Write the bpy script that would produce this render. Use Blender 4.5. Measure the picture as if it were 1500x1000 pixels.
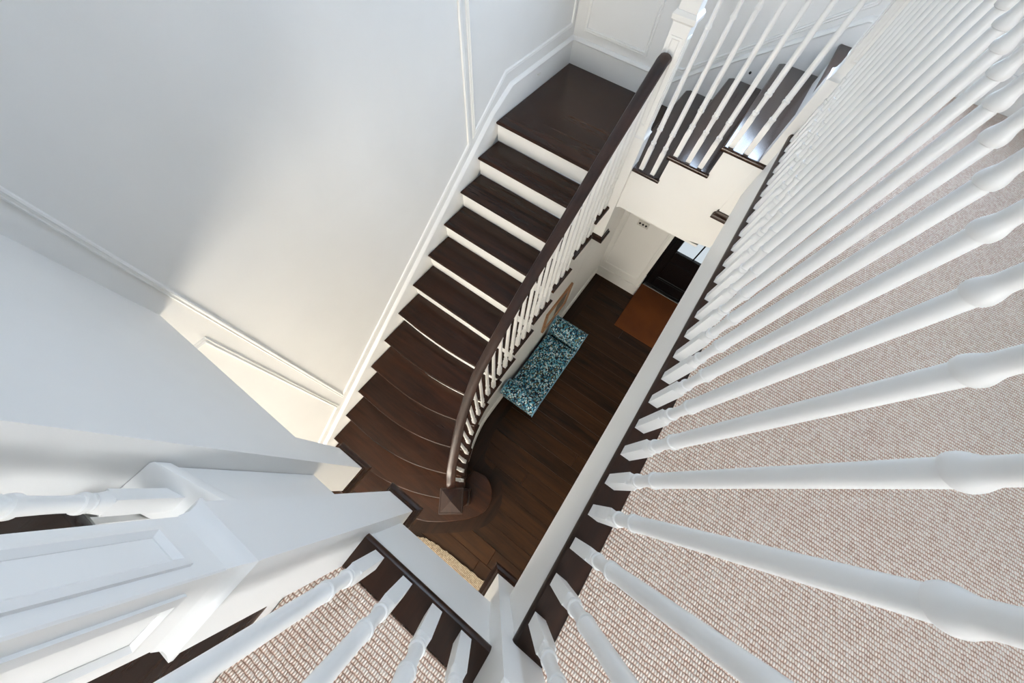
import bpy, bmesh, math, random
from mathutils import Vector, Matrix
random.seed(7)
for o in list(bpy.data.objects): bpy.data.objects.remove(o)
scene = bpy.context.scene
COL = scene.collection

# ---------------------------------------------------------------- camera
CAM_Z = 1.0136
cam_data = bpy.data.cameras.new('camera')
cam_data.sensor_fit = 'HORIZONTAL'; cam_data.sensor_width = 36.0
cam_data.lens = 472.17 * 36.0 / 1500.0
cam_data.clip_start = 0.01; cam_data.clip_end = 100
cam = bpy.data.objects.new('camera', cam_data); COL.objects.link(cam)
Rm = Matrix(((0.81063704, -0.55127808, 0.19738303), (0.58300524, 0.72849039, -0.35973134), (0.05452036, 0.40668689, 0.91193931)))
cam.matrix_world = Matrix.Translation((0, 0, CAM_Z)) @ Rm.to_4x4()
scene.camera = cam
# ---------------------------------------------------------------- world, light levels, exposure
world = bpy.data.worlds.new('sky'); scene.world = world; world.use_nodes = True
world.node_tree.nodes['Background'].inputs[0].default_value = (0.62, 0.74, 0.95, 1)
world.node_tree.nodes['Background'].inputs[1].default_value = 0.4
# daylight and lamp levels: (linear RGB radiance)
WIN_BACK = (13.8, 17, 21.5)       # upper landing window
WIN_HALL = (13.4, 13.7, 13.9)       # upper hall side window
WIN_LOWER = (18.6, 17, 14.6)      # ground floor front window
DOOR_GLASS = (0.62, 0.70, 0.76)
vs = scene.view_settings
scene.display_settings.display_device = 'sRGB'
vs.view_transform = 'Standard'; vs.look = 'None'; vs.exposure = 0.0; vs.gamma = 1.0; vs.use_curve_mapping = False

# ---------------------------------------------------------------- key dimensions (metres, upper floor = 0)
R = 0.178; G = 0.262
XW = -1.684; Y0 = 2.2503; YB = 3.452
GF = -17 * R; ZL = -4 * R
X2 = -0.518; Y2 = 2.2346; G2 = 0.259
XR = 0.2505; YS = -0.290
SOF = -0.387; CEIL = 2.5
XS = -0.53
XH = 2.6; YF = -3.0

# ---------------------------------------------------------------- materials
def lin(c):
    return tuple(((v / 255.0) / 12.92 if v <= 10 else ((v / 255.0 + 0.055) / 1.055) ** 2.4) for v in c) + (1.0,)
def mat(name):
    m = bpy.data.materials.new(name); m.use_nodes = True
    nt = m.node_tree; return m, nt, nt.nodes['Principled BSDF']
def N(nt, t, **kw):
    n = nt.nodes.new(t)
    for k, v in kw.items():
        if k.startswith('i_'): n.inputs[k[2:].replace('_', ' ')].default_value = v
        else: setattr(n, k, v)
    return n
def ramp(nt, stops):
    n = nt.nodes.new('ShaderNodeValToRGB'); e = n.color_ramp.elements
    while len(e) < len(stops): e.new(0.5)
    for i, (p, c) in enumerate(stops): e[i].position = p; e[i].color = c
    return n
def paint(name, rgb, rough=0.45, bump=0.02, var=0.03):
    m, nt, b = mat(name); L = nt.links.new
    tc = N(nt, 'ShaderNodeTexCoord')
    nz = N(nt, 'ShaderNodeTexNoise', i_Scale=3.0, i_Detail=3.0)
    L(tc.outputs['Object'], nz.inputs['Vector'])
    c = lin(rgb); c2 = tuple(max(0, v * (1 - var)) for v in c[:3]) + (1,)
    rp = ramp(nt, [(0.3, c2), (0.7, c)]); L(nz.outputs['Fac'], rp.inputs['Fac']); L(rp.outputs['Color'], b.inputs['Base Color'])
    b.inputs['Roughness'].default_value = rough
    n2 = N(nt, 'ShaderNodeTexNoise', i_Scale=160.0, i_Detail=2.0); L(tc.outputs['Object'], n2.inputs['Vector'])
    bp = N(nt, 'ShaderNodeBump', i_Strength=bump, i_Distance=0.004); L(n2.outputs['Fac'], bp.inputs['Height']); L(bp.outputs['Normal'], b.inputs['Normal'])
    return m
def wood(name, dark, light, axis='X', rough=0.32, rand=0.25, spec=0.5, stretch=14.0):
    m, nt, b = mat(name); L = nt.links.new
    tc = N(nt, 'ShaderNodeTexCoord'); mp = N(nt, 'ShaderNodeMapping')
    oi = N(nt, 'ShaderNodeObjectInfo')
    L(tc.outputs['Object'], mp.inputs['Vector'])
    s = [stretch, stretch, stretch]; s['XYZ'.index(axis)] = 1.1
    mp.inputs['Scale'].default_value = s
    add = N(nt, 'ShaderNodeVectorMath', operation='ADD'); cmb = N(nt, 'ShaderNodeVectorMath', operation='SCALE')
    cx = N(nt, 'ShaderNodeCombineXYZ'); L(oi.outputs['Random'], cx.inputs[0]); L(oi.outputs['Random'], cx.inputs[1])
    cmb.inputs['Scale'].default_value = 37.0; L(cx.outputs[0], cmb.inputs[0])
    L(mp.outputs['Vector'], add.inputs[0]); L(cmb.outputs[0], add.inputs[1])
    n1 = N(nt, 'ShaderNodeTexNoise', i_Scale=1.0, i_Detail=6.0, i_Roughness=0.62, i_Distortion=0.6); L(add.outputs[0], n1.inputs['Vector'])
    n2 = N(nt, 'ShaderNodeTexNoise', i_Scale=6.0, i_Detail=4.0, i_Roughness=0.7); L(add.outputs[0], n2.inputs['Vector'])
    mx = N(nt, 'ShaderNodeMath', operation='MULTIPLY_ADD'); mx.inputs[1].default_value = 0.35
    L(n2.outputs['Fac'], mx.inputs[0]); L(n1.outputs['Fac'], mx.inputs[2])
    m2 = N(nt, 'ShaderNodeMath', operation='MULTIPLY_ADD'); m2.inputs[1].default_value = rand; L(oi.outputs['Random'], m2.inputs[0]); L(mx.outputs[0], m2.inputs[2])
    o = rand * 0.5
    rp = ramp(nt, [(0.42 + o, lin(dark)), (0.95 + o if 0.95 + o < 1 else 1.0, lin(light))]); L(m2.outputs[0], rp.inputs['Fac']); L(rp.outputs['Color'], b.inputs['Base Color'])
    b.inputs['Roughness'].default_value = rough
    b.inputs['Specular IOR Level'].default_value = spec
    bp = N(nt, 'ShaderNodeBump', i_Strength=0.12, i_Distance=0.002); L(n2.outputs['Fac'], bp.inputs['Height']); L(bp.outputs['Normal'], b.inputs['Normal'])
    return m
def plain(name, rgb, rough=0.4, metal=0.0):
    m, nt, b = mat(name); L = nt.links.new
    tc = N(nt, 'ShaderNodeTexCoord'); nz = N(nt, 'ShaderNodeTexNoise', i_Scale=40.0); L(tc.outputs['Object'], nz.inputs['Vector'])
    c = lin(rgb); rp = ramp(nt, [(0.3, tuple(v * 0.85 for v in c[:3]) + (1,)), (0.7, c)]); L(nz.outputs['Fac'], rp.inputs['Fac']); L(rp.outputs['Color'], b.inputs['Base Color'])
    b.inputs['Roughness'].default_value = rough; b.inputs['Metallic'].default_value = metal
    return m
def emit(name, rgb):
    strength = max(max(rgb), 1e-6); col = tuple(v / strength for v in rgb)
    m, nt, b = mat(name); L = nt.links.new
    tc = N(nt, 'ShaderNodeTexCoord'); nz = N(nt, 'ShaderNodeTexNoise', i_Scale=1.5); L(tc.outputs['Object'], nz.inputs['Vector'])
    rp = ramp(nt, [(0.2, tuple(v * 0.9 for v in col) + (1,)), (0.8, tuple(col) + (1,))]); L(nz.outputs['Fac'], rp.inputs['Fac'])
    b.inputs['Base Color'].default_value = (0.05, 0.05, 0.05, 1); b.inputs['Roughness'].default_value = 0.1
    L(rp.outputs['Color'], b.inputs['Emission Color']); b.inputs['Emission Strength'].default_value = strength
    return m
def weave(name, light, mid, dark, rowp, loopp, strength=1.0):
    """ribbed loop-pile: rows along X, loops staggered from row to row"""
    m, nt, b = mat(name); L = nt.links.new
    tc = N(nt, 'ShaderNodeTexCoord'); sp = N(nt, 'ShaderNodeSeparateXYZ'); L(tc.outputs['Object'], sp.inputs[0])
    wob = N(nt, 'ShaderNodeTexNoise', i_Scale=55.0, i_Detail=2.0); L(tc.outputs['Object'], wob.inputs['Vector'])
    def math_(op, a, bb=None, c=None):
        n = N(nt, 'ShaderNodeMath', operation=op)
        for i, v in enumerate((a, bb, c)):
            if v is None: continue
            if isinstance(v, (int, float)): n.inputs[i].default_value = v
            else: L(v, n.inputs[i])
        return n.outputs[0]
    wy = math_('MULTIPLY_ADD', wob.outputs['Fac'], 0.5, 0)
    row = math_('ADD', math_('MULTIPLY', sp.outputs['Y'], 1.0 / rowp), wy)
    ri = math_('FLOOR', row)
    fy = math_('SINE', math_('MULTIPLY', math_('FRACT', row), math.pi))
    off = math_('MULTIPLY', math_('FRACT', math_('MULTIPLY', ri, 0.37)), 1.0)
    col = math_('ADD', math_('ADD', math_('MULTIPLY', sp.outputs['X'], 1.0 / loopp), off), wy)
    fx = math_('SINE', math_('MULTIPLY', math_('FRACT', col), math.pi))
    fx2 = math_('MULTIPLY_ADD', math_('POWER', fx, 0.7), 0.75, 0.25)
    h = math_('MULTIPLY', math_('POWER', fy, 0.6), fx2)
    cid = N(nt, 'ShaderNodeCombineXYZ'); L(ri, cid.inputs[0]); L(math_('FLOOR', col), cid.inputs[1])
    wn = N(nt, 'ShaderNodeTexWhiteNoise', noise_dimensions='2D'); L(cid.outputs[0], wn.inputs['Vector'])
    hv = math_('ADD', h, math_('MULTIPLY_ADD', wn.outputs['Value'], 0.34, -0.17))
    rp = ramp(nt, [(0.22, lin(dark)), (0.52, lin(mid)), (0.86, lin(light))]); L(hv, rp.inputs['Fac']); L(rp.outputs['Color'], b.inputs['Base Color'])
    b.inputs['Roughness'].default_value = 0.9; b.inputs['Specular IOR Level'].default_value = 0.15
    bp = N(nt, 'ShaderNodeBump', i_Strength=strength, i_Distance=0.006); L(h, bp.inputs['Height']); L(bp.outputs['Normal'], b.inputs['Normal'])
    return m
def tweed(name):
    m, nt, b = mat(name); L = nt.links.new
    tc = N(nt, 'ShaderNodeTexCoord'); mp = N(nt, 'ShaderNodeMapping'); L(tc.outputs['Object'], mp.inputs['Vector'])
    mp.inputs['Scale'].default_value = (74, 60, 60)
    v = N(nt, 'ShaderNodeTexVoronoi', distance='CHEBYCHEV', i_Scale=1.0, i_Randomness=0.7); L(mp.outputs[0], v.inputs['Vector'])
    rp = ramp(nt, [(0.0, lin((12, 20, 32))), (0.18, lin((18, 40, 62))), (0.32, lin((36, 98, 128))), (0.46, lin((72, 146, 172))), (0.60, lin((130, 188, 202))), (0.74, lin((204, 224, 228))), (0.86, lin((100, 104, 84))), (1.0, lin((30, 74, 104)))])
    rp.color_ramp.interpolation = 'CONSTANT'
    sx = N(nt, 'ShaderNodeSeparateColor'); L(v.outputs['Color'], sx.inputs[0]); L(sx.outputs[0], rp.inputs['Fac'])
    n2 = N(nt, 'ShaderNodeTexNoise', i_Scale=500.0); L(tc.outputs['Object'], n2.inputs['Vector'])
    mx = N(nt, 'ShaderNodeMix', data_type='RGBA', blend_type='OVERLAY'); mx.inputs[0].default_value = 0.6
    L(rp.outputs['Color'], mx.inputs[6]); L(n2.outputs['Color'], mx.inputs[7]); L(mx.outputs[2], b.inputs['Base Color'])
    b.inputs['Roughness'].default_value = 0.85
    bp = N(nt, 'ShaderNodeBump', i_Strength=0.6, i_Distance=0.004); L(v.outputs['Distance'], bp.inputs['Height']); L(bp.outputs['Normal'], b.inputs['Normal'])
    return m

M = {}
M['wall'] = paint('wall_paint', (236, 236, 234), 0.6, 0.03)
M['white'] = paint('white_gloss_paint', (242, 242, 240), 0.38, 0.01, 0.015)
M['tread'] = wood('espresso_tread', (23, 12, 7), (60, 34, 20), 'X', 0.27, 0.15, 0.26)
M['treadY'] = wood('espresso_tread_across', (22, 12, 8), (57, 34, 22), 'Y', 0.2, 0.15, 0.5)
M['rail'] = wood('espresso_rail', (26, 13, 10), (64, 38, 27), 'Y', 0.28, 0.0)
M['plank'] = wood('oak_plank_dark', (20, 10, 4), (64, 39, 18), 'X', 0.42, 0.2, 0.2)
M['border'] = wood('oak_border_dark', (20, 11, 6), (50, 30, 17), 'Y', 0.42, 0.1, 0.2)
M['nosing'] = wood('stained_nosing', (23, 12, 7), (60, 34, 20), 'Y', 0.3, 0.0, 0.3)
M['trimdark'] = wood('stained_trim', (23, 12, 7), (60, 34, 20), 'X', 0.3, 0.0, 0.3)
M['carpet'] = weave('loop_carpet', (255, 246, 236), (248, 222, 205), (200, 164, 145), 0.0114, 0.0066)
M['rug'] = weave('sisal_rug', (206, 192, 172), (156, 136, 112), (84, 66, 50), 0.012, 0.011)
M['mat'] = paint('coir_mat', (114, 60, 15), 0.95, 0.9, 0.35)
M['black'] = plain('black_door_paint', (14, 15, 19), 0.22)
M['steel'] = plain('brushed_metal', (150, 150, 150), 0.3, 1.0)
M['tweed'] = tweed('blue_tweed')
M['navy'] = plain('navy_cloth', (16, 28, 52), 0.7)
M['piping'] = plain('pale_blue_piping', (120, 168, 196), 0.7)
M['darkleg'] = plain('dark_leg', (28, 18, 14), 0.35)
M['plate'] = plain('switch_plate', (225, 224, 218), 0.4)
M['button'] = plain('switch_button', (30, 30, 32), 0.4)
M['frame'] = wood('picture_frame_oak', (120, 84, 56), (182, 138, 100), 'Y', 0.45, 0.0)
M['mount'] = plain('picture_mount', (196, 198, 190), 0.8)
M['print'] = plain('picture_print', (112, 100, 88), 0.8)
M['win_back'] = emit('sky_pane_back', WIN_BACK)
M['win_hall'] = emit('sky_pane_side', WIN_HALL)
M['win_low'] = emit('sky_pane_low', WIN_LOWER)
M['door_glass'] = emit('door_pane', DOOR_GLASS)

# ---------------------------------------------------------------- mesh helpers
def finish(bm, angle=35):
    bmesh.ops.recalc_face_normals(bm, faces=bm.faces[:])
    ca = math.radians(angle)
    for f in bm.faces: f.smooth = True
    for e in bm.edges:
        if len(e.link_faces) == 2:
            e.smooth = e.calc_face_angle(0) < ca
        else: e.smooth = False
def mesh_of(name, bm):
    finish(bm); me = bpy.data.meshes.new(name); bm.to_mesh(me); bm.free(); return me
def obj(name, bm, m, parent=None, loc=None, rotz=0.0):
    me = bm if isinstance(bm, bpy.types.Mesh) else mesh_of(name, bm)
    if not me.materials: me.materials.append(M[m])
    o = bpy.data.objects.new(name, me); COL.objects.link(o)
    if parent: o.parent = parent
    if loc: o.location = loc
    if rotz: o.rotation_euler = (0, 0, rotz)
    return o
def tag(o, label, cat, group=None):
    o['label'] = label; o['category'] = cat
    if group: o['group'] = group
    return o
def thing(name, label, cat, loc=(0, 0, 0), rotz=0, group=None):
    o = bpy.data.objects.new(name, None); COL.objects.link(o); o.location = loc; o.rotation_euler = (0, 0, rotz)
    o.empty_display_size = 0.1
    return tag(o, label, cat, group)
def struct(name, bm, m, label=None):
    o = obj(name, bm, m); o['kind'] = 'structure'
    if label: o['label'] = label
    return o
def NB(): return bmesh.new()
def box(bm, x0, x1, y0, y1, z0, z1, bev=0.0, seg=1):
    r = bmesh.ops.create_cube(bm, size=1.0)
    vs_ = r['verts']
    for v in vs_: v.co = Vector((x0 + (v.co.x + .5) * (x1 - x0), y0 + (v.co.y + .5) * (y1 - y0), z0 + (v.co.z + .5) * (z1 - z0)))
    if bev > 0:
        es = list({e for v in vs_ for e in v.link_edges})
        bmesh.ops.bevel(bm, geom=es, offset=bev, segments=seg, affect='EDGES', profile=0.5)
    return bm
def bx(*a, **k): return box(NB(), *a, **k)
def prism(bm, poly, z0, z1, bev=0.0, seg=2, mapf=None):
    """poly in (a,b); extruded from z0 to z1; mapf maps (a,b,c)->Vector"""
    mf = mapf or (lambda a, b, c: Vector((a, b, c)))
    lo = [bm.verts.new(mf(a, b, z0)) for a, b in poly]; hi = [bm.verts.new(mf(a, b, z1)) for a, b in poly]
    n = len(poly); f0 = bm.faces.new(lo[::-1]); f1 = bm.faces.new(hi)
    for i in range(n): bm.faces.new((lo[i], lo[(i + 1) % n], hi[(i + 1) % n], hi[i]))
    if bev > 0:
        es = list(f0.edges) + list(f1.edges)
        bmesh.ops.bevel(bm, geom=es, offset=bev, segments=seg, affect='EDGES', profile=0.5)
    return bm
def roundslab(bm, poly, z0, z1, r, seg=5):
    """flat board with half-round edges all round its outline"""
    area = sum(poly[i - 1][0] * poly[i][1] - poly[i][0] * poly[i - 1][1] for i in range(len(poly)))
    P = [Vector(p) for p in (poly if area > 0 else poly[::-1])]; n = len(P); M_ = []
    for i in range(n):
        d1 = (P[i] - P[i - 1]).normalized(); d2 = (P[(i + 1) % n] - P[i]).normalized()
        n1 = Vector((-d1.y, d1.x)); n2 = Vector((-d2.y, d2.x)); m_ = (n1 + n2).normalized(); M_.append(m_ / max(.4, m_.dot(n1)))
    zm = [z0 + r - r * math.cos(math.pi / 2 * k / seg) for k in range(seg + 1)]; off = [r - r * math.sin(math.pi / 2 * k / seg) for k in range(seg + 1)]
    loops = list(zip(zm, off)) + [(z1 - r + r * math.sin(math.pi / 2 * k / seg), r - r * math.cos(math.pi / 2 * k / seg)) for k in range(0 if z1 - z0 > 2 * r + 1e-5 else 1, seg + 1)]
    rings = [[bm.verts.new((P[i].x + M_[i].x * o, P[i].y + M_[i].y * o, z)) for i in range(n)] for z, o in loops]
    for a, b in zip(rings, rings[1:]):
        for i in range(n): bm.faces.new((a[i], a[(i + 1) % n], b[(i + 1) % n], b[i]))
    bm.faces.new(rings[0][::-1]); bm.faces.new(rings[-1]); return bm
def sweep2d(bm, pts, prof, mapf, closed=False):
    """profile (t across, h out of plane) along a mitred 2D polyline; t>0 lies to the left of travel"""
    n = len(pts); P = [Vector(p) for p in pts]; rings = []
    for i in range(n):
        if closed: a, b, c = P[i - 1], P[i], P[(i + 1) % n]
        else: a, b, c = P[max(i - 1, 0)], P[i], P[min(i + 1, n - 1)]
        d1 = (b - a).normalized() if (b - a).length > 1e-9 else (c - b).normalized()
        d2 = (c - b).normalized() if (c - b).length > 1e-9 else d1
        n1 = Vector((-d1.y, d1.x)); n2 = Vector((-d2.y, d2.x))
        m_ = (n1 + n2).normalized(); k = 1.0 / max(0.3, m_.dot(n1))
        rings.append([bm.verts.new(mapf(*(b + m_ * (t * k)), h)) for t, h in prof])
    seg = n if closed else n - 1; np_ = len(prof)
    for i in range(seg):
        A, B = rings[i], rings[(i + 1) % n]
        for j in range(np_): bm.faces.new((A[j], A[(j + 1) % np_], B[(j + 1) % np_], B[j]))
    if not closed: bm.faces.new(rings[0]); bm.faces.new(rings[-1][::-1])
    return bm
def sweep3d(bm, path, prof):
    """profile (side, up) along a 3D path, side kept level"""
    rings = []; n = len(path); P = [Vector(p) for p in path]
    for i in range(n):
        t = P[min(i + 1, n - 1)] - P[max(i - 1, 0)]; th = Vector((t.x, t.y, 0)).normalized()
        side = Vector((th.y, -th.x, 0))
        rings.append([bm.verts.new(P[i] + side * s + Vector((0, 0, u))) for s, u in prof])
    k = len(prof)
    for i in range(n - 1):
        for j in range(k): bm.faces.new((rings[i][j], rings[i][(j + 1) % k], rings[i + 1][(j + 1) % k], rings[i + 1][j]))
    bm.faces.new(rings[0]); bm.faces.new(rings[-1][::-1]); return bm
def lathe(bm, prof, seg=20, z0=0.0):
    rings = []
    for r_, z in prof: rings.append([bm.verts.new((r_ * math.cos(2 * math.pi * i / seg), r_ * math.sin(2 * math.pi * i / seg), z0 + z)) for i in range(seg)])
    for a, b in zip(rings, rings[1:]):
        for i in range(seg): bm.faces.new((a[i], a[(i + 1) % seg], b[(i + 1) % seg], b[i]))
    bm.faces.new(rings[0][::-1]); bm.faces.new(rings[-1]); return bm
MAP_L = lambda y, z, h: Vector((XW + h, y, z))                 # on left wall, facing +X
MAP_B = lambda x, z, h: Vector((x, YB - h, z))                 # on back wall, facing -Y
MOULD = [(0, -0.002), (0, .006), (.004, .012), (.010, .014), (.015, .008), (.020, .007), (.025, .010), (.030, .004), (.030, -0.002)]

# ================================================================ THE SETTING
# ---- left wall
wl = struct('wall_left', bx(XW - .1, XW, YF, YB + .1, GF - .1, CEIL), 'wall')
NL = lambda y: ZL + (y - Y0) * R / G                          # nosing line of the lower flight
def mould(parent, pts, mapf, closed=False, name='panel_moulding'):
    return obj(name, sweep2d(NB(), pts, MOULD, mapf, closed), 'white', parent)
PB = .225
mould(wl, [(-.205, 1.9), (-.205, NL(-.205) + PB), (1.888, NL(1.888) + PB), (1.888, 1.9)][::-1], MAP_L, True)
mould(wl, [(1.986, 1.9), (1.986, NL(1.986) + PB), (2.385, -.405), (3.37, -.405), (3.37, 1.9)][::-1], MAP_L, True)
mould(wl, [(-1.6, -.665), (-1.6, NL(-.9) + PB), (-.9, NL(-.9) + PB), (-.347, NL(-.347) + PB), (-.347, -.665)][::-1], MAP_L, True)
# skirting on the left wall, stepped cap following the flight
SK = .09
sk_top = [(YF, GF + .18), (-.98, GF + .18), (-.82, NL(-.82) + SK), (2.20, NL(2.20) + SK + .01), (2.46, ZL + .183), (YB, ZL + .183)]
bm = NB(); prism(bm, [(YF, GF)] + sk_top + [(YB, ZL - .1), (2.3, ZL - .1), (-.6, GF)], 0, .018, mapf=lambda a, b, c: Vector((XW + c, a, b)))
sk = struct('baseboard_left', bm, 'white')
obj('cap_moulding', sweep2d(NB(), sk_top, [(-.012, 0), (-.012, .022), (-.004, .028), (.006, .024), (.014, .012), (.018, 0)], MAP_L), 'white', sk)
# ---- back wall of the upper landing, with an opening for the window
WZ0, WZ1 = .30, 1.95; WBX = [(-.30, .48)]
bm = NB()
xs_ = [XW] + [v for w_ in WBX for v in w_] + [.6]
for i in range(0, len(xs_), 2): box(bm, xs_[i], xs_[i + 1], YB, YB + .1, -1.0, CEIL)
for a, b in WBX: box(bm, a, b, YB, YB + .1, -1.0, WZ0); box(bm, a, b, YB, YB + .1, WZ1, CEIL)
wb = struct('wall_back', bm, 'wall')
mould(wb, [(-1.555, .235), (-1.555, -.425), (-.99, -.425), (-.99, .235)][::-1], MAP_B, True)
F2 = lambda x: ZL + R + (x - X2) * R / G2
mould(wb, [(-.683, .235), (-.683, -.43), (-.63, -.43), (.26, F2(.26) + .205), (.26, .235)][::-1], MAP_B, True)
bk_top = [(XW, ZL + .183), (-.66, ZL + .183), (-.50, F2(-.50) + .115), (.30, F2(.30) + .10), (.55, .16), (.6, .16)]
bm = NB(); prism(bm, [(XW, ZL - .1)] + bk_top + [(.6, -.15), (.2, -.3), (-.4, ZL - .1)], 0, .018, mapf=lambda a, b, c: Vector((a, YB - c, b)))
skb = struct('baseboard_back', bm, 'white')
obj('cap_moulding', sweep2d(NB(), bk_top, [(-.012, 0), (-.012, .022), (-.004, .028), (.006, .024), (.014, .012), (.018, 0)], MAP_B), 'white', skb)
# ---- windows: frame, muntins, each pane
def window(name, mapf, a0, a1, b0, b1, na, nb, pane_mat):
    """mapf(a, b, c): c = out of the wall towards the room"""
    fr = NB()
    for (p, q, r_, s) in ((a0, a0 + .05, b0, b1), (a1 - .05, a1, b0, b1), (a0, a1, b0, b0 + .05), (a0, a1, b1 - .05, b1)):
        prism(fr, [(p, r_), (q, r_), (q, s), (p, s)], -.07, .004, mapf=mapf)
    w = struct(name, fr, 'white')
    ca0, ca1, cb0, cb1 = a0 + .05, a1 - .05, b0 + .05, b1 - .05
    for i in range(na):
        for j in range(nb):
            pa0 = ca0 + (ca1 - ca0) * i / na + .008; pa1 = ca0 + (ca1 - ca0) * (i + 1) / na - .008
            pb0 = cb0 + (cb1 - cb0) * j / nb + .008; pb1 = cb0 + (cb1 - cb0) * (j + 1) / nb - .008
            obj('pane_offscreen', prism(NB(), [(pa0, pb0), (pa1, pb0), (pa1, pb1), (pa0, pb1)], -.055, -.05, mapf=mapf), pane_mat, w)
    for i in range(1, na):
        a = ca0 + (ca1 - ca0) * i / na
        obj('muntin', prism(NB(), [(a - .012, cb0), (a + .012, cb0), (a + .012, cb1), (a - .012, cb1)], -.06, -.02, mapf=mapf), 'white', w)
    for j in range(1, nb):
        b = cb0 + (cb1 - cb0) * j / nb
        obj('muntin', prism(NB(), [(ca0, b - .012), (ca1, b - .012), (ca1, b + .012), (ca0, b + .012)], -.06, -.02, mapf=mapf), 'white', w)
    obj('window_sill', prism(NB(), [(a0 - .04, b0 - .03), (a1 + .04, b0 - .03), (a1 + .04, b0), (a0 - .04, b0)], -.01, .035, mapf=mapf), 'white', w)
    return w
window('window_back_offscreen', lambda a, b, c: Vector((a, YB - c, b)), WBX[0][0], WBX[0][1], WZ0, WZ1, 2, 3, 'win_back')
# ---- wall at the end of the upper hall (jogs forward beside the flight)
struct('wall_hall_end', bx(.6, XH, 3.29, YB + .1, SOF, CEIL), 'wall')
obj_b = struct('baseboard_hall_end', bx(.6, XH, 3.272, 3.29, 0.0, .15, bev=.004), 'white')
# ---- right wall with hall windows
bm = NB(); HW = [(-2.6, -.9)]
ys = [YF] + [v for w_ in HW for v in w_] + [3.7]
for i in range(0, len(ys), 2): box(bm, XH, XH + .1, ys[i], ys[i + 1], GF - .1, CEIL)
for a, b in HW: box(bm, XH, XH + .1, a, b, GF - .1, .8); box(bm, XH, XH + .1, a, b, 2.1, CEIL)
struct('wall_right', bm, 'wall')
for i, (a, b) in enumerate(HW):
    window('window_right_offscreen', lambda p, q_, c: Vector((XH - c, p, q_)), a, b, .8, 2.1, 2, 2, 'win_hall')
# ---- front wall with a ground floor window
bm = NB(); LWX0, LWX1, LWZ0, LWZ1 = -1.2, 1.0, GF + .75, GF + 2.25
for (z0, z1) in ((GF - .1, CEIL),):
    box(bm, XW, LWX0, YF - .1, YF, z0, z1); box(bm, LWX1, XH, YF - .1, YF, z0, z1)
box(bm, LWX0, LWX1, YF - .1, YF, GF - .1, LWZ0); box(bm, LWX0, LWX1, YF - .1, YF, LWZ1, CEIL)
struct('wall_front', bm, 'wall')
window('window_front_offscreen', lambda a, b, c: Vector((a, YF + c, b)), LWX0, LWX1, LWZ0, LWZ1, 3, 2, 'win_low')
# ---- ceiling
ce = struct('ceiling', bx(XW - .1, XH + .1, YF - .1, YB + .1, CEIL, CEIL + .1), 'wall')
# ---- ground floor: base and single planks
fl = struct('floor', bx(XW, XH, YF, 3.7, GF - .12, GF - .02), 'border')
W = .168; y = YF; row = 0
while y < 3.66:
    x = XW + random.uniform(-2.4, 0)
    while x < XH:
        ln = random.uniform(2.4, 3.6); a = max(x, XW + .001); b = min(x + ln, XH) - .0025
        y1 = min(y + W - .0025, 3.699)
        if b - a > .03:
            o = obj('plank', bx(0, b - a, 0, y1 - y, -.02, 0, bev=.0015), 'plank', fl, (a, y, GF))
        x += ln
    y += W; row += 1
# ---- ground floor walls behind the flight and round the front door
wp = struct('wall_panelled', bx(XS - .1, .12, 3.33, 3.45, GF, -.89), 'white')
MAP_P = lambda x, z, h: Vector((x, 3.33 - h, z))
mould(wp, [(-.455, -1.15), (-.455, -2.70), (.05, -2.70), (.05, -1.15)][::-1], MAP_P, True)
bm = NB(); box(bm, XS, .138, 3.312, 3.33, GF, GF + .19, bev=.004); box(bm, .12, .138, 3.312, 3.60, GF, GF + .19, bev=.004)
struct('baseboard_panelled', bm, 'white')
bm = NB(); box(bm, .08, .12, 3.45, 3.72, GF, -.89);  box(bm, 1.10, XH, 3.62, 3.72, GF, SOF); box(bm, .12, 1.10, 3.62, 3.72, GF + 2.085, SOF)
struct('wall_door', bm, 'white')
# front door
dr = struct('door_1', bx(.172, 1.063, 3.64, 3.69, GF + .012, GF + 2.07, bev=.004), 'black', 'black front door with glass panes above a solid panel')
zb = GF + .78
for nm, a in (('stile', (.172, .262, GF + .02, GF + 2.06)), ('stile', (.973, 1.063, GF + .02, GF + 2.06)), ('rail', (.262, .973, GF + .02, GF + .22)), ('rail', (.262, .973, GF + .60, zb))):
    obj(nm, bx(a[0], a[1], 3.622, 3.642, a[2], a[3], bev=.004), 'black', dr)
obj('kick_moulding', sweep2d(NB(), [(.272, GF + .23), (.963, GF + .23), (.963, GF + .59), (.272, GF + .59)], [(0, 0), (0, .008), (.008, .010), (.016, .003), (.016, 0)], lambda a, b, c: Vector((a, 3.640 - c, b)), True), 'black', dr)
for i in range(3):
    a0 = .268 + i * .236
    for j in range(3):
        b0 = zb + .02 + j * .41
        obj('pane', bx(a0, a0 + .222, 3.634, 3.64, b0, b0 + .396), 'door_glass', dr)
for i in range(1, 3):
    a = .268 + i * .236 - .007
    obj('muntin', bx(a - .009, a + .009, 3.622, 3.64, zb, GF + 2.0), 'black', dr)
obj('sill_rail', bx(.262, .973, 3.596, 3.64, zb - .008, zb + .022, bev=.006), 'black', dr)
for a0, a1 in ((.12, .170), (1.064, 1.10)): obj('jamb', bx(a0, a1, 3.60, 3.70, GF, GF + 2.08, bev=.003), 'black', dr)
obj('threshold', bx(.165, 1.07, 3.585, 3.625, GF, GF + .014, bev=.004), 'steel', dr)
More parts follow.
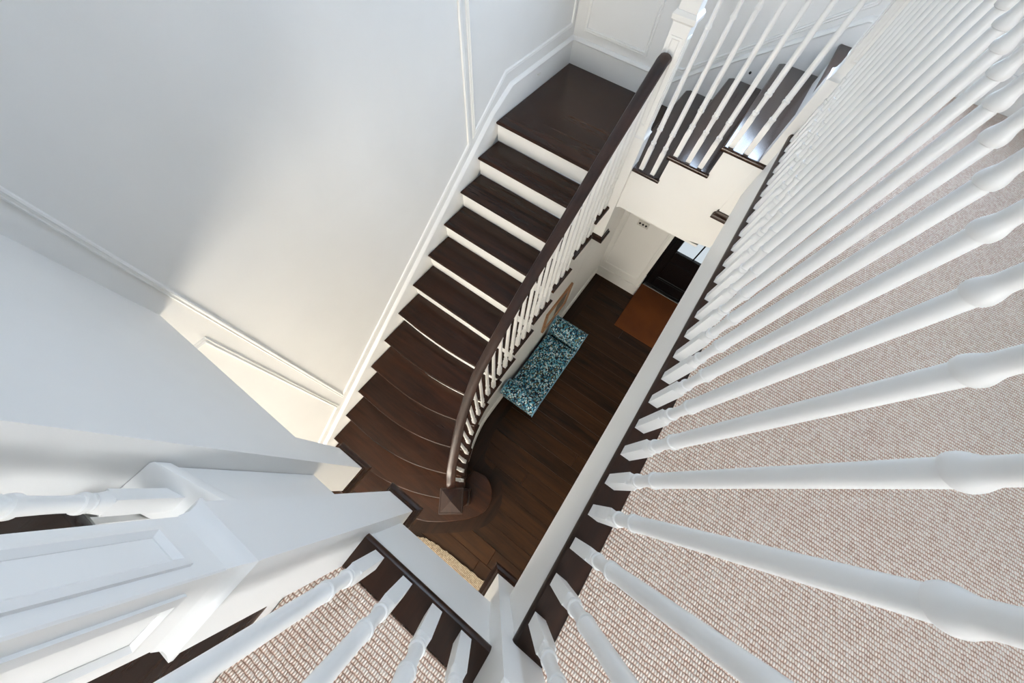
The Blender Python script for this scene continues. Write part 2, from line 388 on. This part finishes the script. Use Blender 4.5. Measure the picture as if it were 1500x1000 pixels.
# ---- upper floor slab with fascia boards and wooden nosing strips
bm = NB(); box(bm, .275, XH, YF, 3.29, SOF, -.014); box(bm, .275, .6, 3.29, YB, SOF, -.014)
box(bm, -.2, .275, YF, -.315, SOF, -.014); box(bm, -.585, -.2, YF, -.445, SOF, -.014); box(bm, XW, -.585, YF, -.456, SOF, -.014)
fu = struct('floor_upper', bm, 'white')
obj('fascia', bx(.262, .276, -.3, 3.3, SOF, -.028), 'white', fu)
obj('fascia', bx(-.2, .262, -.316, -.302, SOF, -.028), 'white', fu)
obj('cove_moulding', sweep2d(NB(), [(-.20, -.302), (.262, -.302), (.262, 2.26)], [(0, -.075), (.004, -.075), (.004, -.045), (.009, -.034), (.009, -.029), (0, -.029)], lambda a, b, c: Vector((a, b, c))), 'white', fu)
NOSE = [(0, -.030), (.006, -.030), (.0115, -.026), (.0135, -.018), (.0135, -.012), (.011, -.004), (.006, 0), (-.072, 0), (-.072, -.030)]
def nosing(pts, name='nosing_strip'):
    return obj(name, sweep2d(NB(), pts, NOSE, lambda a, b, c: Vector((a, b, c))), 'nosing', fu)
nosing([(.264, -.258), (.264, 2.248)])
nosing([(-.201, -.3035), (.216, -.3035)])
nosing([(.266, 2.372), (.266, YB - .02)])
# ---- near wall beside the third flight, with pendant
wn = struct('wall_near', bx(XW, -.59, -.455, -.325, SOF, CEIL), 'wall')
def pendant_trim(parent, x0, x1, y0, y1, z):
    """stepped dark moulding round the foot of a pendant"""
    prof = [(0, z + .006), (-.006, z + .006), (-.010, z - .004), (-.010, z - .014), (-.020, z - .022), (-.023, z - .034), (-.023, z - .046), (0, z - .050)]
    return obj('foot_moulding', sweep2d(NB(), [(x0, y0), (x1, y0), (x1, y1), (x0, y1)], prof, lambda a, b, c: Vector((a, b, c)), True), 'trimdark', parent)
obj('pendant', bx(-.757, -.59, -.455, -.325, -.80, SOF), 'wall', wn)
pendant_trim(wn, -.757, -.59, -.455, -.325, -.80)
# ---- wall under the curved flight: plan curve of the outer string
EDGE = [(-.473, 2.30), (-.473, 1.6), (-.473, 1.1), (-.473, .75), (-.471, .62), (-.467, .514), (-.452, .415), (-.431, .320), (-.401, .215), (-.363, .115), (-.322, .015), (-.275, -.085), (-.235, -.155), (-.190, -.220)]
def cr_eval(P, n=10):
    """Catmull-Rom through points"""
    P = [Vector(p) for p in P]; out = []
    for i in range(len(P) - 1):
        a, b, c, d = P[max(i - 1, 0)], P[i], P[i + 1], P[min(i + 2, len(P) - 1)]
        for k in range(n):
            t = k / n
            out.append(.5 * ((2 * b) + (c - a) * t + (2 * a - 5 * b + 4 * c - d) * t * t + (3 * b - a - 3 * c + d) * t ** 3))
    out.append(P[-1]); return out
EC = cr_eval(EDGE, 8)
def inset(curve, d):
    out = []
    for i, p in enumerate(curve):
        t = (curve[min(i + 1, len(curve) - 1)] - curve[max(i - 1, 0)]).normalized()
        out.append(p + Vector((t.y, -t.x)) * d)        # to the right of travel (travel -Y) = -X side
    return out
def edge_at_y(curve, y):
    for a, b in zip(curve, curve[1:]):
        if (a.y - y) * (b.y - y) <= 0 and a.y != b.y:
            t = (a.y - y) / (a.y - b.y); return a.lerp(b, t)
    return curve[-1]

QUAD = {6: .11, 7: .187, 8: .267, 9: .287, 10: .29, 11: .29, 12: .285}
def nose_y(k, x):
    y = Y0 - k * G
    if k >= 6:
        w = min(1.0, max(0.0, (x - XW) / .35)); y -= .013 * w * w * (3 - 2 * w)
        y += QUAD[k] * max(0.0, x + 1.25) ** 2
    return y
def nose_end(k, curve):
    """where nosing k meets the outer edge curve"""
    for a, b in zip(curve, curve[1:]):
        fa = a.y - nose_y(k, a.x); fb = b.y - nose_y(k, b.x)
        if fa >= 0 >= fb:
            t = fa / (fa - fb) if fa != fb else 0; return a.lerp(b, t)
    return curve[-1]
def nose_pts(k, x1, dy=0.0, n=16):
    x0 = XW + .019
    return [(x0 + (x1 - x0) * i / n, nose_y(k, x0 + (x1 - x0) * i / n) + dy) for i in range(n + 1)]
WC = inset(EC, XS * -1 - .473)                                   # wall face curve
def tz(k): return ZL - k * R
# the wall itself: thin skin following WC from under the treads to the floor, stepped top
cum = [0.0]
for a, b in zip(WC, WC[1:]): cum.append(cum[-1] + (b - a).length)
NK = [nose_end(k, EC) for k in range(0, 12)]
def edge_nl(p):
    """height of the nosing line at a point by its outer-edge position (in -Y order)"""
    y = p.y
    if y >= NK[0].y: return tz(0) + min(.10, (y - NK[0].y) * R / G)
    for k in range(11):
        if NK[k].y >= y >= NK[k + 1].y:
            t = (NK[k].y - y) / (NK[k].y - NK[k + 1].y); return tz(k) - t * R
    return max(tz(11) - (NK[11].y - y) / .25 * R, GF + .02)
bm = NB(); prevs = None
IN = inset(WC, .10)
for i, p in enumerate(WC):
    zt = max(edge_nl(EC[i]) - .24, GF + .05); zt = min(zt, ZL - .14)
    c = [bm.verts.new((p.x, p.y, GF)), bm.verts.new((p.x, p.y, zt)), bm.verts.new((IN[i].x, IN[i].y, zt)), bm.verts.new((IN[i].x, IN[i].y, GF))]
    if prevs:
        for j in range(4): bm.faces.new((prevs[j], prevs[(j + 1) % 4], c[(j + 1) % 4], c[j]))
    else: bm.faces.new(c)
    prevs = c
bm.faces.new(prevs[::-1])
ws = struct('wall_stair', bm, 'white')
bm = NB(); box(bm, XS - .1, XS, 2.31, 3.34, GF, -.89)
struct('wall_stair_end', bm, 'white')
struct('ceiling_lower', bx(XS - .1, .262, 2.279, YB, -.905, -.885), 'wall')
sb_ = NB(); sk_pts = [tuple(p) for p in WC if p.y > .02]
sweep2d(sb_, [(XS, 3.31)] + sk_pts, [(-.001, 0), (.016, 0), (.016, .13), (.010, .15), (-.001, .155)], lambda a, b, c: Vector((a, b, GF + c)))
struct('baseboard_stair', sb_, 'white')

# ================================================================ STAIRCASES
st = thing('staircase', 'curved lower staircase with dark treads and white risers climbing to the landing', 'staircase')
for k in range(1, 13):
    e = nose_end(k, EC)
    if k < 12:
        front = nose_pts(k, e.x)
        eb = nose_end(k - 1, EC); yb_ = eb.y + .045
        side = [tuple(p) for p in EC if e.y + .035 < p.y < yb_ - .03][::-1]
        pb = edge_at_y(EC, yb_); pi_ = edge_at_y(WC, yb_); pi2 = nose_end(k - 1, WC)
        back = [(x, y_) for x, y_ in nose_pts(k - 1, pi2.x - .004, .029)][::-1]
        poly = front + side + [(pb.x, pb.y), (pi_.x, pi_.y)] + back
    else:
        front = nose_pts(12, -.42, n=20)
        curt = cr_eval([(-.36, -.688), (-.22, -.593), (-.083, -.479), (.019, -.374), (.070, -.30), (.094, -.215), (.078, -.12), (.035, -.055), (-.030, .002), (-.105, .027), (-.19, .022), (-.27, -.008)], 4)
        back = nose_pts(11, -.30, .029)[::-1]
        poly = front + [tuple(p) for p in curt] + back
        step1 = [tuple(p) for p in curt]; front12 = front
    obj('tread', roundslab(NB(), poly, tz(k) - .032, tz(k), .015), 'tread', st)
def ribbon(bm, pts, z0, z1, th=.016):
    return sweep2d(bm, pts, [(0, z0), (0, z1), (th, z1), (th, z0)], lambda a, b, c: Vector((a, b, c)))
for k in range(0, 12):
    x1 = nose_end(k, WC).x + .002
    obj('riser', ribbon(NB(), nose_pts(k, x1, .024, 12 if k > 5 else 1), tz(k) - R, tz(k) - .030), 'white', st)
def shrink(pts, d):
    out = []
    for i, p in enumerate(pts):
        a = Vector(pts[max(i - 1, 0)]); b = Vector(pts[min(i + 1, len(pts) - 1)]); t = (b - a).normalized()
        out.append(tuple(Vector(p) + Vector((-t.y, t.x)) * d))
    return out
r12 = shrink(front12 + step1, .022)
obj('riser', ribbon(NB(), r12, GF, tz(12) - .030), 'tread', st)
obj('landing', roundslab(NB(), [(XW + .018, Y0), (-.494, Y0), (-.494, YB - .018), (XW + .018, YB - .018)], ZL - .032, ZL, .015), 'tread', st)
obj('landing_frame', bx(XW + .02, -.51, Y0 + .04, YB - .02, ZL - .17, ZL - .03), 'white', st)
# white cut string under the return nosings
bm = NB(); SC = inset(EC, .050); SI = inset(EC, .075); prevs = None
for i, p in enumerate(SC):
    if p.y < -.13: break
    zt = edge_nl(EC[i]) - .03 - (.0 if i else 0); kk = 0
    # stepped top: underside of the tread that covers this point
    k_here = 1
    while k_here < 11 and EC[i].y < NK[k_here].y + .02: k_here += 1
    zt = tz(k_here) - .03 if EC[i].y < NK[0].y else tz(1) - .03
    zb_ = min(zt - .1, edge_nl(EC[i]) - .34); zb_ = max(zb_, GF + .03)
    c = [bm.verts.new((p.x, p.y, zb_)), bm.verts.new((p.x, p.y, zt)), bm.verts.new((SI[i].x, SI[i].y, zt)), bm.verts.new((SI[i].x, SI[i].y, zb_))]
    if prevs:
        for j in range(4): bm.faces.new((prevs[j], prevs[(j + 1) % 4], c[(j + 1) % 4], c[j]))
    else: bm.faces.new(c)
    prevs = c
bm.faces.new(prevs[::-1])
obj('stringer', bm, 'white', st)
# ---- second flight, from the landing up to the hall
s2 = thing('staircase', 'short upper flight of dark treads between landing and carpeted hall', 'staircase')
for m in range(1, 4):
    xn = X2 + (m - 1) * G2; xe = xn + G2 + .028; z = ZL + m * R
    poly = [(xn, Y2), (xe + .03 - .028, Y2), (xe + .03 - .028, Y2 + .03), (xe, Y2 + .03), (xe, YB - .02), (xn + .03, YB - .02), (xn, YB - .05)]
    obj('tread', roundslab(NB(), poly, z - .03, z, .011, 4), 'treadY', s2)
for m in range(1, 5):
    xn = X2 + (m - 1) * G2 + .025; z = ZL + m * R
    obj('riser', bx(xn, xn + .016, Y2 + .03, YB - .019, z - R, z - .03), 'white', s2)
lowz = lambda x: -.896 + .66 * (x + .43)
poly = [(-.45, lowz(-.45)), (.26, lowz(.26)), (.26, -R - .03)]
for m in (3, 2, 1):
    xn = X2 + (m - 1) * G2 + .022; z = ZL + m * R
    if m == 3: poly += [(xn, z - .03)]
    else: poly += [(xn + G2, z - .03), (xn, z - .03)] if m == 2 else [(xn + G2, z - .03), (-.45, z - .03)]
MAP_S = lambda a, b, c: Vector((a, c, b))
obj('stringer', prism(NB(), poly, 2.250, 2.278, mapf=MAP_S), 'white', s2)
obj('spandrel_panel', prism(NB(), [(-.44, -.89), (.07, -.89), (.34, -.835), (.34, lowz(.26) + .02), (.262, lowz(.26) + .02), (-.44, lowz(-.44) + .02)], 2.258, 2.276, mapf=MAP_S), 'white', s2)
# ---- third flight, climbing away behind the near wall
s3 = thing('staircase', 'third flight with dark treads rising from the carpet behind the panelled newel post', 'staircase')
for j in range(1, 6):
    xn = -.240 - (j - 1) * G; z = j * R
    ya, yb = -1.40, (-.45 if xn > -.5 else -.457)
    obj('tread', bx(xn - G - .03, xn, ya, yb, z - .03, z, bev=.007, seg=2), 'treadY', s3)
    obj('riser', bx(xn - .045, xn - .027, ya, yb, z - R + (.0 if j > 1 else -.004), z - .03), 'white', s3)
TOP3 = lambda x: .268 - .68 * (x + .59)
obj('stringer', prism(NB(), [(-.588, SOF), (-.325, SOF), (-.325, TOP3(-.325)), (-.588, TOP3(-.588))], -.445, -.378, mapf=MAP_S), 'white', s3)
obj('stringer_cap', prism(NB(), [(-.588, TOP3(-.588) - .03), (-.325, TOP3(-.325) - .03), (-.325, TOP3(-.325) + .012), (-.588, TOP3(-.588) + .012)], -.455, -.366, bev=.006, mapf=MAP_S), 'white', s3)

# ================================================================ NEWEL POSTS
def newel(label, x0, x1, y0, y1, zd, zcap, ztop, inset_=.011, zj=-.03, zcol=None):
    n = thing('newel_post', label, 'newel post', ((x0 + x1) / 2, (y0 + y1) / 2, 0), 0, 'white newel posts round the stairwell')
    ox, oy = (x0 + x1) / 2, (y0 + y1) / 2; a, b = (x1 - x0) / 2, (y1 - y0) / 2
    obj('pendant', bx(-a, a, -b, b, zd, zj), 'white', n)
    pendant_trim(n, -a, a, -b, b, zd)
    obj('plinth', bx(-a, a, -b, b, zj, zcap), 'white', n)
    sa, sb2 = a - inset_, b - inset_
    prof = [(0, zcap), (-.003, zcap), (-.003, zcap + .006), (.003, zcap + .010), (.008, zcap + .018), (inset_, zcap + .034), (inset_ + .004, zcap + .034), (inset_ + .004, zcap)]
    obj('plinth_moulding', sweep2d(NB(), [(-a, -b), (a, -b), (a, b), (-a, b)], prof, lambda p, q_, c: Vector((p, q_, c)), True), 'white', n)
    obj('shaft', bx(-sa, sa, -sb2, sb2, zcap, ztop, bev=.002), 'white', n)
    # raised frame round a sunk panel on each face
    zp0, zp1 = zcap + .075, (zcol or ztop - .09) - .05
    pm = [(0, 0), (0, .004), (.008, .006), (.014, .001), (.014, 0)]
    for f in range(4):
        c_, s_ = [(1, 0), (0, 1), (-1, 0), (0, -1)][f]; half = sa if f % 2 == 0 else sb2; w_ = (sb2 if f % 2 == 0 else sa) - .018
        mp = lambda p, q_, h, c_=c_, s_=s_, half=half: Vector((c_ * (half + h) - s_ * p, s_ * (half + h) + c_ * p, q_))
        obj('panel_frame', sweep2d(NB(), [(-w_, zp0), (w_, zp0), (w_, zp1), (-w_, zp1)], pm, mp, True), 'white', n)
    zc = zcol or ztop - .09
    prof = [(0, zc), (-.012, zc + .01), (-.014, zc + .03), (-.004, zc + .045), (.004, zc + .045), (.004, zc)]
    obj('collar', sweep2d(NB(), [(-sa, -sb2), (sa, -sb2), (sa, sb2), (-sa, sb2)], prof, lambda p, q_, c: Vector((p, q_, c)), True), 'white', n)
    bm = NB(); t = a + .008; u = b + .008
    box(bm, -t, t, -u, u, ztop, ztop + .03, bev=.005)
    top = bm.verts.new((0, 0, ztop + .07)); q4 = [bm.verts.new((p * (t - .008), q_ * (u - .008), ztop + .03)) for p, q_ in ((-1, -1), (1, -1), (1, 1), (-1, 1))]
    for i in range(4): bm.faces.new((q4[i], q4[(i + 1) % 4], top))
    obj('cap', bm, 'white', n)
    return n
newel('large white newel post with tall plinth and sunk panel beside the third flight', -.323, -.200, -.3775, -.258, -.445, .478, 1.28)
newel('white corner newel post between the two hall balustrades', .216, .335, -.372, -.250, -.585, .205, 1.02)
newel('white newel post at the top of the short upper flight', .217, .335, 2.244, 2.364, -.545, .23, 1.10)
newel('white newel post on the landing where the curved handrail ends', -.558, -.438, 2.202, 2.322, -1.215, -.325, .66, zj=-.72, zcol=.242)
# dark newel at the foot of the stairs
nd = thing('newel_post', 'dark wooden newel post with pyramid cap on the rounded bottom step', 'newel post', (-.190, -.270, 0), math.radians(35.7))
zb0 = GF + R
obj('shaft', bx(-.062, .062, -.062, .062, zb0, GF + 1.270, bev=.004), 'rail', nd)
obj('plinth', bx(-.077, .077, -.077, .077, zb0, zb0 + .22, bev=.006), 'rail', nd)
obj('collar', sweep2d(NB(), [(-.062, -.062), (.062, -.062), (.062, .062), (-.062, .062)], [(0, GF + 1.190), (-.012, GF + 1.200), (-.014, GF + 1.215), (.004, GF + 1.230), (.004, GF + 1.190)], lambda p, q_, c: Vector((p, q_, c)), True), 'rail', nd)
bm = NB(); box(bm, -.090, .090, -.090, .090, GF + 1.265, GF + 1.295, bev=.006)
q4 = [bm.verts.new((p * .078, q_ * .078, GF + 1.295)) for p, q_ in ((-1, -1), (1, -1), (1, 1), (-1, 1))]
q5 = [bm.verts.new((p * .030, q_ * .030, GF + 1.320)) for p, q_ in ((-1, -1), (1, -1), (1, 1), (-1, 1))]
top = bm.verts.new((0, 0, GF + 1.336))
for i in range(4): bm.faces.new((q4[i], q4[(i + 1) % 4], q5[(i + 1) % 4], q5[i])); bm.faces.new((q5[i], q5[(i + 1) % 4], top))
obj('cap', bm, 'rail', nd)

# ================================================================ BALUSTRADES
BS = .0158
_bal = {}
def baluster_mesh(h, ro=.112):
    key = (round(h / .004), ro)
    if key in _bal: return _bal[key]
    h = key[0] * .004; bm = NB(); S = BS; ct = .155
    # square foot, chamfered to round
    box(bm, -S, S, -S, S, 0, ct)
    n = 16; sq = []
    for i in range(n):
        a = 2 * math.pi * (i + .5) / n; c, s = math.cos(a), math.sin(a); k = S / max(abs(c), abs(s)); sq.append((c * k, s * k))
    A = [bm.verts.new((x, y_, ct)) for x, y_ in sq]; B = [bm.verts.new((math.cos(2 * math.pi * (i + .5) / n) * .0150, math.sin(2 * math.pi * (i + .5) / n) * .0150, ct + .020)) for i in range(n)]
    for i in range(n): bm.faces.new((A[i], A[(i + 1) % n], B[(i + 1) % n], B[i]))
    u = h - ro
    prof = [(.0150, .174), (.0158, .177), (.0135, .1785), (.0132, .183), (.0166, .1845), (.0174, .189), (.0166, .1935), (.0134, .195), (.0128, .214), (.0130, .236), (.0139, .262), (.0139, .268), (.0172, .2695), (.0180, .275), (.0172, .2805), (.0142, .282), (.0142, .288), (.0166, .2895), (.0166, .296), (.0153, .2985),
            (.0152, .36), (.0144, .45), (.0135, .55 * u / .774), (.0126, .65 * u / .774), (.0118, u - .003), (.0112, u - .002), (.0112, u), (.0142, u + .0015), (.0152, u + .005), (.0152, u + .008), (.0143, u + .012), (.0122, u + .017), (.0108, u + .021), (.0104, u + .026), (.0100, h)]
    lathe(bm, prof, 18)
    me = mesh_of('baluster', bm); me.materials.append(M['white']); _bal[key] = me; return me
def put_balusters(parent, spots, ro=.112):
    for x, y_, z, h, a in spots: obj('baluster', baluster_mesh(h, ro), 'white', parent, (x, y_, z), a)
RAILP = [(-.024, -.030), (-.026, -.020), (-.018, -.012), (-.034, -.002), (-.036, .010), (-.031, .022), (-.018, .030), (0, .033), (.018, .030), (.031, .022), (.036, .010), (.034, -.002), (.018, -.012), (.026, -.020), (.024, -.030)]
HB = .880
# hall, long side
b1 = thing('balustrade', 'long white balustrade along the hall side of the stairwell', 'balustrade')
put_balusters(b1, [(.2778, -.2002 + n * .0988 + .0158, 0, HB, 0) for n in range(0, 25)])
obj('handrail', sweep3d(NB(), [(.2778, -.250, HB + .03), (.2778, 2.25, HB + .03)], RAILP), 'rail', b1)
# hall, short side
b2 = thing('balustrade', 'short white balustrade of four balusters between two newel posts', 'balustrade')
put_balusters(b2, [(x, -.318, 0, HB, 0) for x in (-.1405, -.043, .056, .1485)])
obj('handrail', sweep3d(NB(), [(-.211, -.318, HB + .03), (.216, -.318, HB + .03)], RAILP), 'rail', b2)
# curved flight
b3 = thing('balustrade', 'curved balustrade of white balusters under a dark sweeping handrail', 'balustrade')
BC = inset(EC, .038)
cl = [0.0]
for a, b in zip(BC, BC[1:]): cl.append(cl[-1] + (b - a).length)
def on_curve(s):
    for i in range(len(cl) - 1):
        if cl[i] <= s <= cl[i + 1]:
            t = (s - cl[i]) / (cl[i + 1] - cl[i]); p = BC[i].lerp(BC[i + 1], t); e = EC[i].lerp(EC[i + 1], t); d = (BC[i + 1] - BC[i]); return p, e, math.atan2(d.y, d.x)
    d = BC[-1] - BC[-2]; return BC[-1], EC[-1], math.atan2(d.y, d.x)
RH = .868
# smoothed rail height along the curve
zs = [edge_nl(e) for e in EC]
for _ in range(6):
    zs = [zs[0]] + [(zs[i - 1] + 2 * zs[i] + zs[i + 1]) / 4 for i in range(1, len(zs) - 1)] + [zs[-1]]
def rail_z(s):
    for i in range(len(cl) - 1):
        if cl[i] <= s <= cl[i + 1]:
            t = (s - cl[i]) / (cl[i + 1] - cl[i]); return zs[i] * (1 - t) + zs[i + 1] * t + RH
    return zs[-1] + RH
spots = []; s_end = cl[-1] - .055; s = cl[next(i for i, p in enumerate(BC) if p.y < Y0 - .075)]
while s < s_end:
    p, e, ang = on_curve(s); k = 1
    while k < 11 and e.y < NK[k].y + .012: k += 1
    spots.append((p.x, p.y, tz(k), rail_z(s) - .028 - tz(k), ang)); s += .0873
put_balusters(b3, spots)
path = []; i0 = next(i for i, p in enumerate(BC) if p.y < 2.203)
path.append((BC[i0].x, 2.206, zs[i0] + RH + .002))
for i in range(i0, len(BC)): path.append((BC[i].x, BC[i].y, zs[i] + RH))
px, py, pz = path[-1]; zend = GF + .985
path[-1] = (px, py, (pz + zend) / 2 if False else pz)
path = [p for p in path if p[1] > -.20] + [(-.232, -.214, path[-1][2] - .004)]
obj('handrail', sweep3d(NB(), path, RAILP), 'rail', b3)
# second flight
b4 = thing('balustrade', 'white balusters standing on the treads of the short upper flight', 'balustrade')
sp = []
for m, xs in ((1, (-.385, -.297)), (2, (-.216, -.128, -.044)), (3, (.042, .134))):
    for x in xs: sp.append((x, 2.271, ZL + m * R, F2(x) + .875 - (ZL + m * R), 0))
put_balusters(b4, sp, .195)
obj('handrail', sweep3d(NB(), [(-.44, 2.271, F2(-.44) + .90), (.217, 2.271, F2(.217) + .90)], RAILP), 'rail', b4)
# third flight
b5 = thing('balustrade', 'pair of white balusters on the sloping string beside the near wall', 'balustrade')
put_balusters(b5, [(-.525, -.411, TOP3(-.525) - .02, .84, 0), (-.425, -.411, TOP3(-.425) - .02, .84, 0)])
obj('handrail', sweep3d(NB(), [(-.33, -.411, TOP3(-.33) + .845), (-.588, -.411, TOP3(-.588) + .845)], RAILP), 'rail', b5)

# ================================================================ CARPETS AND MATS
bm = NB()
box(bm, .3355, XH, -.378, 3.272, -.014, .003); box(bm, -.264, XH, YF, -.378, -.014, .003); box(bm, XW, -.264, YF, -1.40, -.014, .003)
tag(obj('carpet', bm, 'carpet'), 'beige ribbed loop carpet covering the upper hall floor', 'carpet')
bd = cr_eval([(-.36, -.83), (-.266, -.771), (-.088, -.640), (.050, -.521), (.165, -.392), (.212, -.252), (.197, -.113), (.138, -.005), (.062, .078), (-.045, .122), (-.150, .135), (-.245, .165), (-.300, .30), (-.335, .46), (-.350, .62)], 5)
inn = shrink(front12[-6:] + step1, .0)
band = [tuple(p) for p in bd] + [(-.352, 3.30), (XS + .017, 3.30), (XS + .017, .62)] + [tuple(p) for p in WC if .05 < p.y < .60] + [(-.30, -.0)] + step1[::-1] + [(-.45, -.735), (-.47, -.90)]
obj('border_board', prism(NB(), band, GF - .004, GF + .0012), 'border', fl)
dm = tag(obj('door_mat', bx(.142, 1.06, 2.69, 3.58, GF + .0012, GF + .014, bev=.004), 'mat'), 'orange brown coir mat in front of the black door', 'door mat')
rugp = cr_eval([(-.62, -1.20), (-.54, -1.035), (-.44, -.955), (-.36, -.915), (-.26, -.868), (-.14, -.852), (.0, -.842), (.2, -.835), (.4, -.822), (.6, -.815)], 5)
rp_ = [(p.x + .02 + random.uniform(-.006, .006), p.y + .05 + random.uniform(-.008, .008)) for p in rugp]
tag(obj('rug', prism(NB(), rp_ + [(1.3, -.81), (1.3, -2.4), (-.62, -2.4)], GF + .0012, GF + .016), 'rug'), 'pale sisal rug with uneven edge on the lower floor', 'rug')

# ================================================================ BENCH
be = thing('bench', 'small backless bench in blue tweed with two rolled arms against the stair wall', 'bench', (-.285, 1.40, GF))
HX, HY = .212, .60
obj('seat', bx(-HX, HX - .004, -HY + .20, HY - .20, .24, .405, bev=.022, seg=4), 'tweed', be)
obj('seat_piping', bx(HX - .010, HX + .002, -HY + .19, HY - .19, .390, .400, bev=.003), 'piping', be)
obj('seat_base', bx(-HX + .004, HX - .012, -HY + .10, HY - .10, .15, .275, bev=.008), 'navy', be)
for sgn in (-1, 1):
    # rolled arm: profile in (y, z), extruded along x
    pr = [(.0, .16), (.10, .16), (.11, .40), (.125, .47)]
    cy, cz, rr = .100, .545, .088
    arc = [(cy + rr * math.cos(a) * 1.12, cz + rr * math.sin(a)) for a in [math.radians(t) for t in range(-50, 231, 14)]]
    prof = [(.02, .16), (.125, .16), (.135, .44)] + arc + [(.02, .44)]
    poly = [((-HY if sgn < 0 else HY) - sgn * (.0) + (-sgn) * (p - .0) if False else sgn * (HY - .195 + p), z) for p, z in prof]
    am = obj('arm', prism(NB(), poly, -HX, HX, bev=.012, seg=3, mapf=lambda a, b, c: Vector((c, a, b))), 'tweed', be)
    ring = [(sgn * (HY - .195 + cy + (rr - .012) * 1.12 * math.cos(a)), cz + (rr - .012) * math.sin(a)) for a in [math.radians(t) for t in range(0, 360, 20)]]
    obj('scroll_face', prism(NB(), ring, HX - .002, HX + .006, bev=.003, mapf=lambda a, b, c: Vector((c, a, b))), 'navy', am)
    iy = sgn * (HY - .195 + cy - rr * 1.12 + .004)
    obj('piping', bx(-HX, HX, iy - .004, iy + .004, cz - .004, cz + .004, bev=.002), 'piping', am)
    edge = [(sgn * (HY - .195 + p), z) for p, z in prof]
    obj('piping', sweep2d(NB(), edge, [(-.003, HX - .004), (-.003, HX + .004), (.004, HX + .004), (.004, HX - .004)], lambda a, b, c: Vector((c, a, b)), True), 'piping', am)
    obj('piping', sweep2d(NB(), edge, [(-.003, -HX - .004), (-.003, -HX + .004), (.004, -HX + .004), (.004, -HX - .004)], lambda a, b, c: Vector((c, a, b)), True), 'piping', am)
for sx in (-1, 1):
    for sy in (-1, 1):
        bm = NB(); lathe(bm, [(.013, 0), (.016, .02), (.022, .12), (.024, .155)], 12)
        obj('leg', bm, 'darkleg', be, (sx * (HX - .045), sy * (HY - .13), .0012))
# ================================================================ WALL THINGS
pf = thing('picture_frame', 'oak framed print hanging on the white stair wall above the bench', 'picture', (XS + .001, 1.885, -2.14))
MAP_F = lambda a, b, c: Vector((c, a, b))
obj('frame', sweep2d(NB(), [(-.26, -.21), (.26, -.21), (.26, .21), (-.26, .21)], [(0, 0), (0, .022), (.006, .026), (.036, .022), (.040, .012), (.040, 0)], MAP_F, True), 'frame', pf)
obj('mount', bx(.002, .009, -.225, .225, -.175, .175), 'mount', pf)
obj('print', bx(.009, .011, -.02, .20, -.15, .12), 'print', pf)
sw = thing('light_switch', 'white switch plate with three dark buttons on the panelled wall', 'light switch', (-.26, 3.33, -1.852))
obj('plate', bx(-.07, .07, -.008, 0, -.04, .04, bev=.003), 'plate', sw)
for i in (-1, 0, 1):
    bm = NB(); lathe(bm, [(.013, 0), (.013, .006), (.010, .010)], 14)
    for v in bm.verts: v.co = Vector((v.co.x, -v.co.z - .006, v.co.y))
    obj('button', bm, 'button', sw, (i * .040, 0, 0))
bm = NB(); lathe(bm, [(.009, 0), (.009, .004), (.006, .006)], 14)
for v in bm.verts: v.co = Vector((v.co.x, -v.co.z, v.co.y))
tag(obj('wall_stud', bm, 'button', None, (-.142, YB - .018, -.295)), 'small dark round stud on the skirting above the short flight', 'stud')
bm = NB(); sweep3d(bm, [(0, 0, 0), (.012, 0, .0), (.018, 0.006, .008), (.018, .016, .014)], [(-.003, -.003), (.003, -.003), (.003, .003), (-.003, .003)])
tag(obj('cable_clip', bm, 'plate', None, (XW + .018, 2.852, -.60)), 'tiny white clip fixed to the landing skirting', 'clip')
